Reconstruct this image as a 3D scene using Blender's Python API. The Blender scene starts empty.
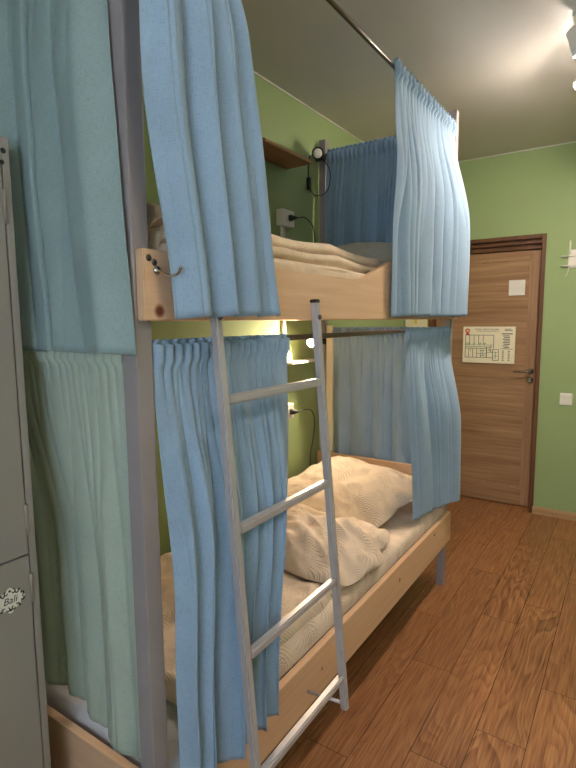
import bpy, bmesh, math, random
from mathutils import Vector, Matrix, noise

C = bpy.context.scene.collection
PI = math.pi
random.seed(7)

# ------------------------------------------------------------------ helpers
def obj(name, bm, mats=None, parent=None, smooth=False, loc=None):
    me = bpy.data.meshes.new(name)
    bmesh.ops.recalc_face_normals(bm, faces=bm.faces) if smooth != 'keep' else None
    bm.to_mesh(me); bm.free()
    if mats:
        for m in (mats if isinstance(mats, (list, tuple)) else [mats]):
            me.materials.append(m)
    if smooth:
        for p in me.polygons: p.use_smooth = True
    o = bpy.data.objects.new(name, me); C.objects.link(o)
    if parent is not None:
        o.parent = parent
        o.matrix_parent_inverse = parent.matrix_basis.inverted()
    return o

def auto_smooth(o, ang=40):
    me = o.data
    for p in me.polygons: p.use_smooth = True
    bm = bmesh.new(); bm.from_mesh(me)
    for e in bm.edges:
        if len(e.link_faces) == 2 and e.calc_face_angle(0) > math.radians(ang): e.smooth = False
    bm.to_mesh(me); bm.free()
    return o

def thing(name, label, cat, loc=(0, 0, 0), group=None):
    o = bpy.data.objects.new(name, None); C.objects.link(o)
    o.empty_display_size = .05
    o.location = loc; o['label'] = label; o['category'] = cat
    if group: o['group'] = group
    return o

def tag(o, label, cat, group=None):
    o['label'] = label; o['category'] = cat
    if group: o['group'] = group
    return o

def struct(name, bm, m, parent=None, label=None):
    o = obj(name, bm, m, parent)
    if parent is None: o['kind'] = 'structure'
    return o

def B(): return bmesh.new()

def box(bm, lo, hi, bev=0.0, mi=0, seg=2):
    b = bmesh.new()
    bmesh.ops.create_cube(b, size=1)
    c = [(a + d) / 2 for a, d in zip(lo, hi)]; s = [abs(d - a) for a, d in zip(lo, hi)]
    bmesh.ops.scale(b, vec=s, verts=b.verts); bmesh.ops.translate(b, vec=c, verts=b.verts)
    if bev > 0:
        bmesh.ops.bevel(b, geom=b.edges[:], offset=bev, segments=seg, profile=.6, affect='EDGES')
    merge(bm, b, mi)
    return bm

def merge(bm, b, mi=0, M=None):
    if M is not None: bmesh.ops.transform(b, matrix=M, verts=b.verts)
    mp = {}
    for v in b.verts: mp[v] = bm.verts.new(v.co)
    for f in b.faces:
        try:
            nf = bm.faces.new([mp[v] for v in f.verts]); nf.material_index = mi; nf.smooth = f.smooth
        except ValueError: pass
    b.free()

def prism(bm, pts, axis, a0, a1, bev=0.0, mi=0):
    """polygon pts (2d) extruded along axis between a0,a1"""
    b = bmesh.new()
    def mk(p, a):
        return {'x': (a, p[0], p[1]), 'y': (p[0], a, p[1]), 'z': (p[0], p[1], a)}[axis]
    v0 = [b.verts.new(mk(p, a0)) for p in pts]; v1 = [b.verts.new(mk(p, a1)) for p in pts]
    b.faces.new(v0); b.faces.new(v1[::-1])
    n = len(pts)
    for i in range(n): b.faces.new([v0[i], v0[(i + 1) % n], v1[(i + 1) % n], v1[i]])
    bmesh.ops.recalc_face_normals(b, faces=b.faces)
    if bev: bmesh.ops.bevel(b, geom=b.edges[:], offset=bev, segments=2, affect='EDGES')
    merge(bm, b, mi)

def tube(bm, pts, r, seg=10, cap=True, mi=0):
    pts = [Vector(p) for p in pts]
    rings = []
    up = Vector((0, 0, 1))
    prev = None
    for i, p in enumerate(pts):
        t = (pts[min(i + 1, len(pts) - 1)] - pts[max(i - 1, 0)]).normalized()
        if prev is None:
            a = up if abs(t.z) < .9 else Vector((1, 0, 0))
            n = t.cross(a).normalized()
        else:
            n = (prev - t * prev.dot(t)).normalized()
        prev = n
        bb = t.cross(n)
        rr = r[i] if isinstance(r, (list, tuple)) else r
        rings.append([bm.verts.new(p + (n * math.cos(2 * PI * k / seg) + bb * math.sin(2 * PI * k / seg)) * rr) for k in range(seg)])
    for i in range(len(rings) - 1):
        for k in range(seg):
            f = bm.faces.new([rings[i][k], rings[i][(k + 1) % seg], rings[i + 1][(k + 1) % seg], rings[i + 1][k]])
            f.material_index = mi; f.smooth = True
    if cap:
        f = bm.faces.new(rings[0][::-1]); f.material_index = mi
        f = bm.faces.new(rings[-1]); f.material_index = mi

def spline(pts, n=8):
    """catmull-rom through pts"""
    P = [Vector(p) for p in pts]; P = [2 * P[0] - P[1]] + P + [2 * P[-1] - P[-2]]
    out = []
    for i in range(1, len(P) - 2):
        for k in range(n):
            t = k / n
            a, b, c, d = P[i - 1], P[i], P[i + 1], P[i + 2]
            out.append(.5 * ((2 * b) + (c - a) * t + (2 * a - 5 * b + 4 * c - d) * t * t + (3 * b - a - 3 * c + d) * t ** 3))
    out.append(P[-2])
    return out

def lathe(bm, prof, M=None, seg=24, mi=0):
    """prof list of (r,z), around local z, transformed by M"""
    b = bmesh.new(); rings = []
    for r, z in prof:
        rings.append([b.verts.new((r * math.cos(2 * PI * k / seg), r * math.sin(2 * PI * k / seg), z)) for k in range(seg)])
    for i in range(len(rings) - 1):
        for k in range(seg):
            f = b.faces.new([rings[i][k], rings[i][(k + 1) % seg], rings[i + 1][(k + 1) % seg], rings[i + 1][k]]); f.smooth = True
    b.faces.new(rings[0][::-1]); b.faces.new(rings[-1])
    bmesh.ops.recalc_face_normals(b, faces=b.faces)
    merge(bm, b, mi, M)

def aim(p, d):
    """matrix placing local +z along d at p"""
    q = Vector(d).normalized().to_track_quat('Z', 'Y')
    return Matrix.Translation(p) @ q.to_matrix().to_4x4()

def text_bm(bm, s, size, M, mi=0, extrude=0.0004, align='CENTER', shear=0.0):
    cu = bpy.data.curves.new('t', 'FONT'); cu.body = s; cu.size = size; cu.extrude = extrude
    cu.align_x = align; cu.align_y = 'CENTER'; cu.shear = shear
    o = bpy.data.objects.new('t', cu); C.objects.link(o)
    dg = bpy.context.evaluated_depsgraph_get()
    me = bpy.data.meshes.new_from_object(o.evaluated_get(dg))
    b = bmesh.new(); b.from_mesh(me)
    merge(bm, b, mi, M)
    bpy.data.objects.remove(o); bpy.data.curves.remove(cu); bpy.data.meshes.remove(me)

def sst(a, b, x):
    t = min(1, max(0, (x - a) / (b - a))); return t * t * (3 - 2 * t)
def lerp(a, b, t): return a + (b - a) * t

# ------------------------------------------------------------------ materials
def srgb(r, g, b):
    f = lambda c: (c / 255 / 12.92) if c / 255 <= .04045 else ((c / 255 + .055) / 1.055) ** 2.4
    return (f(r), f(g), f(b), 1)

class NT:
    def __init__(s, name, rough=.5, metal=0.0, spec=.5):
        s.m = bpy.data.materials.new(name); s.m.use_nodes = True
        s.t = s.m.node_tree; s.bs = s.t.nodes['Principled BSDF']
        s.bs.inputs['Roughness'].default_value = rough; s.bs.inputs['Metallic'].default_value = metal
        s.bs.inputs['Specular IOR Level'].default_value = spec
    def n(s, ty, **kw):
        x = s.t.nodes.new(ty)
        for k, v in kw.items(): setattr(x, k, v)
        return x
    def l(s, a, b): s.t.links.new(a, b)
    def math(s, op, a, b=None, c=None):
        x = s.n('ShaderNodeMath', operation=op)
        for i, v in enumerate((a, b, c)):
            if v is None: continue
            if isinstance(v, (int, float)): x.inputs[i].default_value = v
            else: s.l(v, x.inputs[i])
        return x.outputs[0]
    def coord(s, which='Object', scale=(1, 1, 1), loc=(0, 0, 0)):
        tc = s.n('ShaderNodeTexCoord'); mp = s.n('ShaderNodeMapping')
        mp.inputs['Scale'].default_value = scale; mp.inputs['Location'].default_value = loc
        s.l(tc.outputs[which], mp.inputs['Vector']); return mp.outputs[0]
    def noise(s, vec, scale, detail=3, rough=.55, dist=0):
        x = s.n('ShaderNodeTexNoise'); x.inputs['Scale'].default_value = scale
        x.inputs['Detail'].default_value = detail; x.inputs['Roughness'].default_value = rough; x.inputs['Distortion'].default_value = dist
        if vec is not None: s.l(vec, x.inputs['Vector'])
        return x.outputs['Fac']
    def ramp(s, fac, stops):
        x = s.n('ShaderNodeValToRGB'); s.l(fac, x.inputs[0])
        e = x.color_ramp.elements
        while len(e) < len(stops): e.new(.5)
        for i, (p, c) in enumerate(stops): e[i].position = p; e[i].color = c
        return x.outputs[0]
    def mix(s, fac, a, b, mode='MIX'):
        x = s.n('ShaderNodeMix', data_type='RGBA', blend_type=mode)
        for i, v in ((0, fac), (6, a), (7, b)):
            if isinstance(v, (int, float)): x.inputs[i].default_value = v
            elif isinstance(v, tuple): x.inputs[i].default_value = v
            else: s.l(v, x.inputs[i])
        return x.outputs[2]
    def base(s, c):
        if isinstance(c, tuple): s.bs.inputs['Base Color'].default_value = c
        else: s.l(c, s.bs.inputs['Base Color'])
        return s
    def bump(s, h, strength=.2, dist=.01):
        x = s.n('ShaderNodeBump'); x.inputs['Strength'].default_value = strength; x.inputs['Distance'].default_value = dist
        s.l(h, x.inputs['Height']); s.l(x.outputs[0], s.bs.inputs['Normal'])
        return s

def plain(name, col, rough=.5, metal=0.0, var=.06, scale=14, bump=0.0):
    k = NT(name, rough, metal); v = k.coord()
    f = k.noise(v, scale, 4)
    d = tuple(c * (1 - var) for c in col[:3]) + (1,); e = tuple(min(1, c * (1 + var)) for c in col[:3]) + (1,)
    k.base(k.ramp(f, [(.3, d), (.7, e)]))
    if bump: k.bump(k.noise(v, scale * 12, 3), bump, .002)
    return k.m

def emit(name, col, strength):
    k = NT(name); k.base((0.8, .8, .8, 1))
    k.bs.inputs['Emission Color'].default_value = col; k.bs.inputs['Emission Strength'].default_value = strength
    return k.m

def wood(name, axis, light, dark, knots=(), rough=.45, fine=60, contrast=(.35, .7)):
    k = NT(name, rough, 0, .35)
    sc = [fine, fine, fine]; sc['xyz'.index(axis)] = fine * .035
    v = k.coord('Object', sc); f1 = k.noise(v, 1.0, 4, .6, .6)
    sc2 = [9, 9, 9]; sc2['xyz'.index(axis)] = .8
    f2 = k.noise(k.coord('Object', sc2), 1.0, 2, .5, 1.2)
    w = k.n('ShaderNodeTexWave', wave_type='BANDS'); w.inputs['Scale'].default_value = 2.2
    w.inputs['Distortion'].default_value = 7; w.inputs['Detail'].default_value = 2
    k.l(f2, w.inputs['Vector'])
    f = k.math('ADD', k.math('MULTIPLY', f1, .6), k.math('MULTIPLY', f2, .4))
    c = k.ramp(f, [(contrast[0], dark), (contrast[1], light)])
    if knots:
        tc = k.n('ShaderNodeTexCoord')
        for (p, r) in knots:
            d = k.n('ShaderNodeVectorMath', operation='DISTANCE'); k.l(tc.outputs['Object'], d.inputs[0]); d.inputs[1].default_value = p
            mr = k.ramp(k.math('DIVIDE', d.outputs['Value'], r), [(.45, (1, 1, 1, 1)), (1, (0, 0, 0, 1))])
            c = k.mix(mr, c, srgb(112, 58, 40))
    k.base(c); k.bump(f1, .06, .002)
    return k.m

def fabric(name, col, var=.07, transl=.22, rough=.95, weave=1.0, crumple=.35):
    """woven curtain cotton on UV in metres: fine weave, crumples, a stitched hem line"""
    k = NT(name, rough, 0, .1)
    uv = k.coord('UV')
    cr = k.noise(uv, 7, 5, .55, .6)
    big = k.noise(uv, 2.3, 2, .5)
    d = tuple(c * (1 - var) for c in col[:3]) + (1,); e = tuple(min(1, c * (1 + var)) for c in col[:3]) + (1,)
    c = k.ramp(k.math('ADD', k.math('MULTIPLY', cr, .5), k.math('MULTIPLY', big, .5)), [(.35, d), (.65, e)])
    sx = k.noise(k.coord('UV', (900, 60, 1)), 1, 2); sy = k.noise(k.coord('UV', (60, 900, 1)), 1, 2)
    wv = k.math('ADD', sx, sy)
    c = k.mix(.10 * weave, c, k.ramp(wv, [(.8, (0.0, 0.0, 0.0, 1)), (1.2, (1, 1, 1, 1))]), 'OVERLAY')
    k.base(c)
    h = k.math('ADD', k.math('MULTIPLY', cr, crumple), k.math('MULTIPLY', wv, .03))
    k.bump(h, .42, .02)
    k.bs.inputs['Sheen Weight'].default_value = .15; k.bs.inputs['Sheen Roughness'].default_value = .6
    if transl:
        tr = k.n('ShaderNodeBsdfTranslucent'); k.l(c, tr.inputs['Color'])
        mx = k.n('ShaderNodeMixShader'); mx.inputs[0].default_value = transl
        out = k.t.nodes['Material Output']
        k.l(k.bs.outputs[0], mx.inputs[1]); k.l(tr.outputs[0], mx.inputs[2]); k.l(mx.outputs[0], out.inputs['Surface'])
    return k.m

def leafy(name, ground, ink, cell=8.5, amount=.85):
    """bed linen printed with sketchy palm fronds radiating from scattered centres"""
    k = NT(name, .92, 0, .12)
    uv = k.coord('UV')
    wob = k.n('ShaderNodeTexNoise'); wob.inputs['Scale'].default_value = 6; wob.inputs['Detail'].default_value = 2
    k.l(uv, wob.inputs['Vector'])
    va = k.n('ShaderNodeVectorMath', operation='MULTIPLY_ADD'); k.l(wob.outputs['Color'], va.inputs[0]); va.inputs[1].default_value = (.06, .06, 0); k.l(uv, va.inputs[2])
    masks = []
    for off, sc, nn in (((0, 0, 0), cell, 16), ((3.7, 1.9, 0), cell * .75, 14)):
        ad = k.n('ShaderNodeVectorMath', operation='MULTIPLY_ADD'); k.l(va.outputs[0], ad.inputs[0]); ad.inputs[1].default_value = (sc, sc, 0); ad.inputs[2].default_value = off
        vo = k.n('ShaderNodeTexVoronoi', voronoi_dimensions='2D'); vo.inputs['Scale'].default_value = 1.0
        k.l(ad.outputs[0], vo.inputs['Vector'])
        sb = k.n('ShaderNodeVectorMath', operation='SUBTRACT'); k.l(ad.outputs[0], sb.inputs[0]); k.l(vo.outputs['Position'], sb.inputs[1])
        sp = k.n('ShaderNodeSeparateXYZ'); k.l(sb.outputs[0], sp.inputs[0])
        an = k.math('ARCTAN2', sp.outputs[1], sp.outputs[0])
        bend = k.math('MULTIPLY_ADD', vo.outputs['Distance'], 1.4, an)
        ln = k.math('ABSOLUTE', k.math('SINE', k.math('MULTIPLY', bend, nn)))
        line = k.ramp(ln, [(.12, (1, 1, 1, 1)), (.45, (0, 0, 0, 1))])
        fan = k.math('SINE', k.math('MULTIPLY_ADD', an, 1.0, k.math('MULTIPLY', vo.outputs['Color'] if False else vo.outputs['Distance'], 2.0)))
        fm = k.ramp(fan, [(.0, (.15, .15, .15, 1)), (.55, (1, 1, 1, 1))])
        rm = k.ramp(vo.outputs['Distance'], [(.06, (0, 0, 0, 1)), (.14, (1, 1, 1, 1)), (.48, (.7, .7, .7, 1)), (.66, (0, 0, 0, 1))])
        masks.append(k.math('MULTIPLY', k.math('MULTIPLY', line, fm), rm))
    mk = k.math('MULTIPLY', k.math('MAXIMUM', masks[0], masks[1]), amount)
    cr = k.noise(uv, 7, 5, .6, .4)
    g2 = tuple(c * .93 for c in ground[:3]) + (1,)
    k.base(k.mix(mk, k.ramp(cr, [(.35, g2), (.65, ground)]), ink))
    k.bump(k.math('ADD', cr, k.math('MULTIPLY', k.noise(uv, 400, 2), .05)), .5, .02)
    k.bs.inputs['Sheen Weight'].default_value = .1
    return k.m

M = {}
M['green'] = plain('green_wall_paint', srgb(152, 170, 118), .75, 0, .03, 3, .08)
M['ceiling'] = plain('ceiling_paint', srgb(210, 203, 198), .55, 0, .015, 2, .02)
M['white'] = plain('white_plastic', srgb(232, 226, 216), .35, 0, .02)
M['whiteline'] = plain('white_bead', srgb(225, 222, 210), .5, 0, .02)
M['post'] = plain('grey_painted_steel', srgb(150, 140, 142), .42, 0.0, .05, 9)
M['ladder'] = plain('silver_grey_paint', srgb(184, 178, 182), .33, .25, .05, 20)
M['rod'] = plain('brushed_rod_steel', srgb(120, 112, 106), .3, .85, .05)
M['chrome'] = plain('chrome', srgb(205, 205, 205), .18, 1.0, .02)
M['brass'] = plain('aged_brass', srgb(170, 140, 90), .3, .9, .08)
M['black'] = plain('black_plastic', srgb(28, 28, 30), .45, 0, .1)
M['locker'] = plain('grey_locker_paint', srgb(146, 139, 132), .4, 0, .03, 5)
M['dark'] = plain('dark_gap', srgb(30, 27, 25), .9, 0, .1)
M['screw'] = plain('dark_screw_steel', srgb(95, 92, 92), .35, .8, .1)
M['paper'] = plain('cream_paper', srgb(238, 226, 196), .7, 0, .02)
M['ink'] = plain('plan_ink', srgb(60, 58, 52), .8, 0, .1)
M['greenink'] = plain('plan_green_ink', srgb(70, 140, 80), .8, 0, .1)
M['redink'] = plain('plan_red_ink', srgb(205, 70, 60), .8, 0, .1)
M['yellow'] = plain('yellow_print', srgb(225, 205, 60), .8, 0, .1)
M['mattress'] = plain('white_ticking', srgb(205, 200, 205), .9, 0, .04, 30, .3)
M['ply'] = wood('pale_pine_along', 'y', srgb(228, 190, 158), srgb(212, 170, 136), [((-.815, .752, 1.552), .017), ((-.815, 2.12, .37), .012), ((-.815, 1.42, .36), .007)])
M['plyx'] = wood('pale_pine_across', 'x', srgb(226, 188, 156), srgb(210, 168, 134))
M['shelfwood'] = wood('reddish_shelf_board', 'y', srgb(178, 122, 92), srgb(148, 96, 70))
M['doorx'] = wood('oak_door_horizontal', 'x', srgb(176, 138, 102), srgb(136, 98, 68), fine=42, contrast=(.32, .66))
M['doorz'] = wood('oak_door_vertical', 'z', srgb(174, 136, 102), srgb(142, 104, 74), fine=42, contrast=(.32, .66))
M['frame'] = wood('dark_door_frame', 'z', srgb(122, 82, 54), srgb(92, 60, 40), fine=40)
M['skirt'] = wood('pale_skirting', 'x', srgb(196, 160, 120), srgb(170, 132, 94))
M['cur_blue'] = fabric('light_blue_curtain_cotton', srgb(152, 176, 203))
M['cur_green_lit'] = fabric('green_lit_blue_curtain_cotton', srgb(158, 178, 180), transl=.3)  # same cotton as the blue curtains, green wall light put into its colour
M['cur_backlit'] = fabric('backlit_blue_curtain_cotton', srgb(190, 204, 194), transl=.35)  # same cotton again, greenish backlight put into a paler colour
M['linen'] = leafy('frond_print_linen', srgb(218, 196, 178), srgb(110, 100, 88))
M['linen2'] = leafy('frond_print_pillowcase', srgb(214, 193, 174), srgb(112, 102, 88), 7.5, .85)
M['blanket'] = leafy('pink_beige_blanket', srgb(228, 204, 178), srgb(160, 138, 120), 11.0, .6)
M['greypillow'] = leafy('grey_beige_pillowcase', srgb(222, 212, 196), srgb(150, 142, 126), 10.0, .5)
M['bulb'] = emit('spot_bulb_glow', (1, .87, .72, 1), 1250)
M['bulb_fill'] = emit('added_fill_bulb_glow', (1, .87, .72, 1), 450)  # for the added fill bar only
M['lampglow'] = emit('clip_lamp_glow', (1, .82, .58, 1), 45)
M['glass'] = NT('window_glass', .02).m
gk = M['glass'].node_tree; gb = gk.nodes['Principled BSDF']; gb.inputs['Transmission Weight'].default_value = 1; gb.inputs['IOR'].default_value = 1.02
gb.inputs['Base Color'].default_value = (1, 1, 1, 1)

def floor_mat():
    k = NT('oak_vinyl_planks', .36, 0, .45)
    at = k.n('ShaderNodeAttribute', attribute_name='rnd'); r = at.outputs['Fac']
    uv = k.n('ShaderNodeTexCoord').outputs['UV']
    mp = k.n('ShaderNodeMapping'); k.l(uv, mp.inputs['Vector']); mp.inputs['Scale'].default_value = (1, .16, 1)
    cb = k.n('ShaderNodeCombineXYZ'); k.l(k.math('MULTIPLY', r, 37.0), cb.inputs[2]); k.l(k.math('MULTIPLY', r, 11.0), cb.inputs[1])
    vs = k.n('ShaderNodeVectorMath', operation='ADD'); k.l(mp.outputs[0], vs.inputs[0]); k.l(cb.outputs[0], vs.inputs[1])
    # cathedral rings: contour lines of a slow noise stretched along the plank
    slow = k.noise(vs.outputs[0], 7.5, 1.5, .45, .35)
    rings = k.math('FRACT', k.math('MULTIPLY', slow, 17))
    ring = k.ramp(rings, [(.0, (0, 0, 0, 1)), (.55, (.75, .75, .75, 1)), (.86, (1, 1, 1, 1)), (1.0, (0, 0, 0, 1))])
    mp2 = k.n('ShaderNodeMapping'); k.l(uv, mp2.inputs['Vector']); mp2.inputs['Scale'].default_value = (150, 5, 1)
    vs2 = k.n('ShaderNodeVectorMath', operation='ADD'); k.l(mp2.outputs[0], vs2.inputs[0]); k.l(cb.outputs[0], vs2.inputs[1])
    fine = k.noise(vs2.outputs[0], 1, 4, .65)
    patchy = k.ramp(k.noise(vs.outputs[0], 4.0, 1, .5), [(.42, (.03, .03, .03, 1)), (.66, (.20, .20, .20, 1))])
    f = k.math('ADD', k.math('MULTIPLY', k.math('SUBTRACT', ring, .55), patchy), k.math('MULTIPLY_ADD', fine, .82, .10))
    c = k.ramp(f, [(.28, srgb(98, 58, 36)), (.5, srgb(154, 102, 66)), (.76, srgb(192, 142, 98))])
    tint = k.ramp(r, [(.0, (.80, .78, .76, 1)), (.5, (.92, .9, .88, 1)), (1, (1.0, .97, .92, 1))])
    k.base(k.mix(1.0, c, tint, 'MULTIPLY'))
    k.bump(f, .08, .002)
    k.l(k.math('MULTIPLY_ADD', fine, .2, .28), k.bs.inputs['Roughness'])
    return k.m
M['floor'] = floor_mat()

# ------------------------------------------------------------------ room shell
XL, XR, YB, YF, ZC = -1.695, 1.35, 4.39, -1.7, 2.79

def build_floor():
    bm = B(); col = bm.faces.layers.float.new('rnd_f'); uvl = bm.loops.layers.uv.new('UVMap')
    x0, w, L, g = -.582, .1725, 1.04, .0010
    offs = {0: 2.685, 1: 1.875, 2: 2.25, -1: 2.14}
    recs = []
    i0 = int(math.floor((XL - x0) / w)) - 1; i1 = int(math.ceil((XR - x0) / w)) + 1
    rr = random.Random(3)
    for i in range(i0, i1):
        xa, xb = max(XL, x0 + i * w), min(XR, x0 + (i + 1) * w)
        if xb - xa < .002: continue
        s = offs.get(i, rr.uniform(0, L)); y = s - L * math.ceil((s - YF) / L) 
        while y < 4.75:
            ya, yb = max(YF, y), min(4.75, y + L)
            if yb - ya > .003:
                vs = [bm.verts.new(p) for p in ((xa + g, ya + g, 0), (xb - g, ya + g, 0), (xb - g, yb - g, 0), (xa + g, yb - g, 0))]
                f = bm.faces.new(vs); f[col] = rr.random(); f.material_index = 0
                for lp, q in zip(f.loops, vs): lp[uvl].uv = (q.co.x, q.co.y)
            y += L
    # sub floor closes the joints
    box(bm, (XL - .1, YF - .1, -.1), (XR + .1, 4.8, -.0015), 0, 1)
    me = bpy.data.meshes.new('floor')
    vals = [f[col] for f in bm.faces]
    bm.to_mesh(me); bm.free()
    a = me.attributes.new('rnd', 'FLOAT', 'FACE')
    for i, v in enumerate(vals): a.data[i].value = v
    me.materials.append(M['floor']); me.materials.append(M['dark'])
    o = bpy.data.objects.new('floor', me); C.objects.link(o); o['kind'] = 'structure'
build_floor()

DX0, DX1, DZ = -1.475, -.592, 2.165          # door opening in the end wall
struct('ceiling', box(B(), (XL - .1, YF - .1, ZC), (XR + .1, YB + .5, ZC + .1)), M['ceiling'])
struct('wall_left', box(B(), (XL - .1, YF - .1, 0), (XL, YB + .5, ZC)), M['green'])
bm = B()
box(bm, (XL, YB, 0), (DX0, YB + .3, ZC)); box(bm, (DX1, YB, 0), (XR + .1, YB + .3, ZC)); box(bm, (DX0, YB, DZ), (DX1, YB + .3, ZC))
struct('wall_back', bm, M['green'])
struct('wall_right', box(B(), (XR, YF - .1, 0), (XR + .1, YB, ZC)), M['green'])
# wall behind the viewer with the window that lets the daylight in
WX0, WX1, WZ0, WZ1 = -.15, 1.2, .85, 2.35
bm = B()
box(bm, (XL, YF - .1, 0), (WX0, YF, ZC)); box(bm, (WX1, YF - .1, 0), (XR, YF, ZC))
box(bm, (WX0, YF - .1, 0), (WX1, YF, WZ0)); box(bm, (WX0, YF - .1, WZ1), (WX1, YF, ZC))
struct('wall_front', bm, M['green'])
bm = B(); ya, yb = YF - .08, YF - .02
for a, b in (((WX0, ya, WZ0), (WX0 + .06, yb, WZ1)), ((WX1 - .06, ya, WZ0), (WX1, yb, WZ1)),
             ((WX0 + .06, ya, WZ0), (WX1 - .06, yb, WZ0 + .06)), ((WX0 + .06, ya, WZ1 - .06), (WX1 - .06, yb, WZ1)),
             (((WX0 + WX1) / 2 - .035, ya, WZ0 + .06), ((WX0 + WX1) / 2 + .035, yb, WZ1 - .06))):
    box(bm, a, b, .004)
w = struct('window_1', bm, M['white'])
struct('window_pane', box(B(), (WX0 + .05, YF - .051, WZ0 + .05), (WX1 - .05, YF - .045, WZ1 - .05)), M['glass'], w)
struct('window_sill', box(B(), (WX0 - .05, YF - .03, WZ0 - .03), (WX1 + .05, YF + .12, WZ0), .006), M['white'], w)

# skirting and thin white beads at the ceiling
struct('baseboard_back', prism(bm := B(), [(YB - .018, 0), (YB, 0), (YB, .06), (YB - .01, .06), (YB - .018, .045)], 'x', DX1 - .004, XR) or bm, M['skirt'])
struct('baseboard_left', box(B(), (XL, YF, 0), (XL + .016, YB, .06), .004), M['skirt'])
struct('baseboard_right', box(B(), (XR - .016, YF, 0), (XR, YB - .02, .06), .004), M['skirt'])
bm = B(); tube(bm, [(XL + .004, YF, ZC - .005), (XL + .004, YB, ZC - .004)], .004, 8); struct('trim_1', bm, M['whiteline'])
bm = B(); tube(bm, [(XL, YB - .004, ZC - .005), (XR, YB - .004, ZC - .004)], .004, 8); struct('trim_2', bm, M['whiteline'])

# ------------------------------------------------------------------ door
LY = 4.49                                     # front face of the leaf
lx0, lx1, lz1 = DX0 + .035, -.63, 2.062
bm = B()
box(bm, (lx0, LY, .008), (lx0 + .075, LY + .04, lz1), .003); box(bm, (lx1 - .075, LY, .008), (lx1, LY + .04, lz1), .003)
door = struct('door_1', bm, M['doorz'])
bm = B()
box(bm, (lx0 + .075, LY, .008), (lx1 - .075, LY + .04, .15), .003); box(bm, (lx0 + .075, LY, lz1 - .07), (lx1 - .075, LY + .04, lz1), .003)
obj('door_rail', bm, M['doorx'], door)
bm = B(); box(bm, (lx0 + .07, LY + .010, .145), (lx1 - .07, LY + .034, lz1 - .065)); obj('door_panel', bm, M['doorx'], door)
bm = B()
for a, b in (((lx0 + .075, .15), (lx0 + .087, lz1 - .07)), ((lx1 - .087, .15), (lx1 - .075, lz1 - .07)),
             ((lx0 + .087, .15), (lx1 - .087, .162)), ((lx0 + .087, lz1 - .082), (lx1 - .087, lz1 - .07))):
    box(bm, (a[0], LY + .003, a[1]), (b[0], LY + .012, b[1]), .003)
obj('panel_molding', bm, M['doorz'], door)
bm = B()
box(bm, (DX0, YB - .006, 0), (DX0 + .03, YB + .2, DZ), .003); box(bm, (DX1 - .03, YB - .006, 0), (DX1, YB + .2, DZ), .003)
box(bm, (DX0 + .03, YB - .006, DZ - .03), (DX1 - .03, YB + .2, DZ), .003)
box(bm, (DX0 + .03, YB + .035, DZ - .062), (DX1 - .03, YB + .2, DZ - .03), .004)
box(bm, (DX0 + .03, YB + .075, lz1 + .004), (DX1 - .03, YB + .2, DZ - .062), .004)
box(bm, (DX0 + .03, LY + .041, 0), (DX1 - .03, LY + .06, DZ - .06))
obj('door_frame', bm, M['frame'], door)
# lever handle and lock rose
hx, hz = lx1 - .045, 1.118
bm = B()
lathe(bm, [(.026, 0), (.026, .006), (.022, .010), (.010, .012), (.010, .045)], aim((hx, LY, hz), (0, -1, 0)))
tube(bm, spline([(hx, LY - .042, hz), (hx - .03, LY - .05, hz), (hx - .115, LY - .048, hz - .002)], 6), [.010] * 6 + [.008] * 7, 10)
obj('door_handle', bm, M['chrome'], door)
bm = B(); lathe(bm, [(.025, 0), (.025, .006), (.021, .010), (.012, .012), (.012, .02)], aim((hx, LY, hz - .072), (0, -1, 0)))
box(bm, (hx - .006, LY - .034, hz - .088), (hx + .006, LY - .018, hz - .056), .003)
obj('lock_turn', bm, M['chrome'], door)

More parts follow.
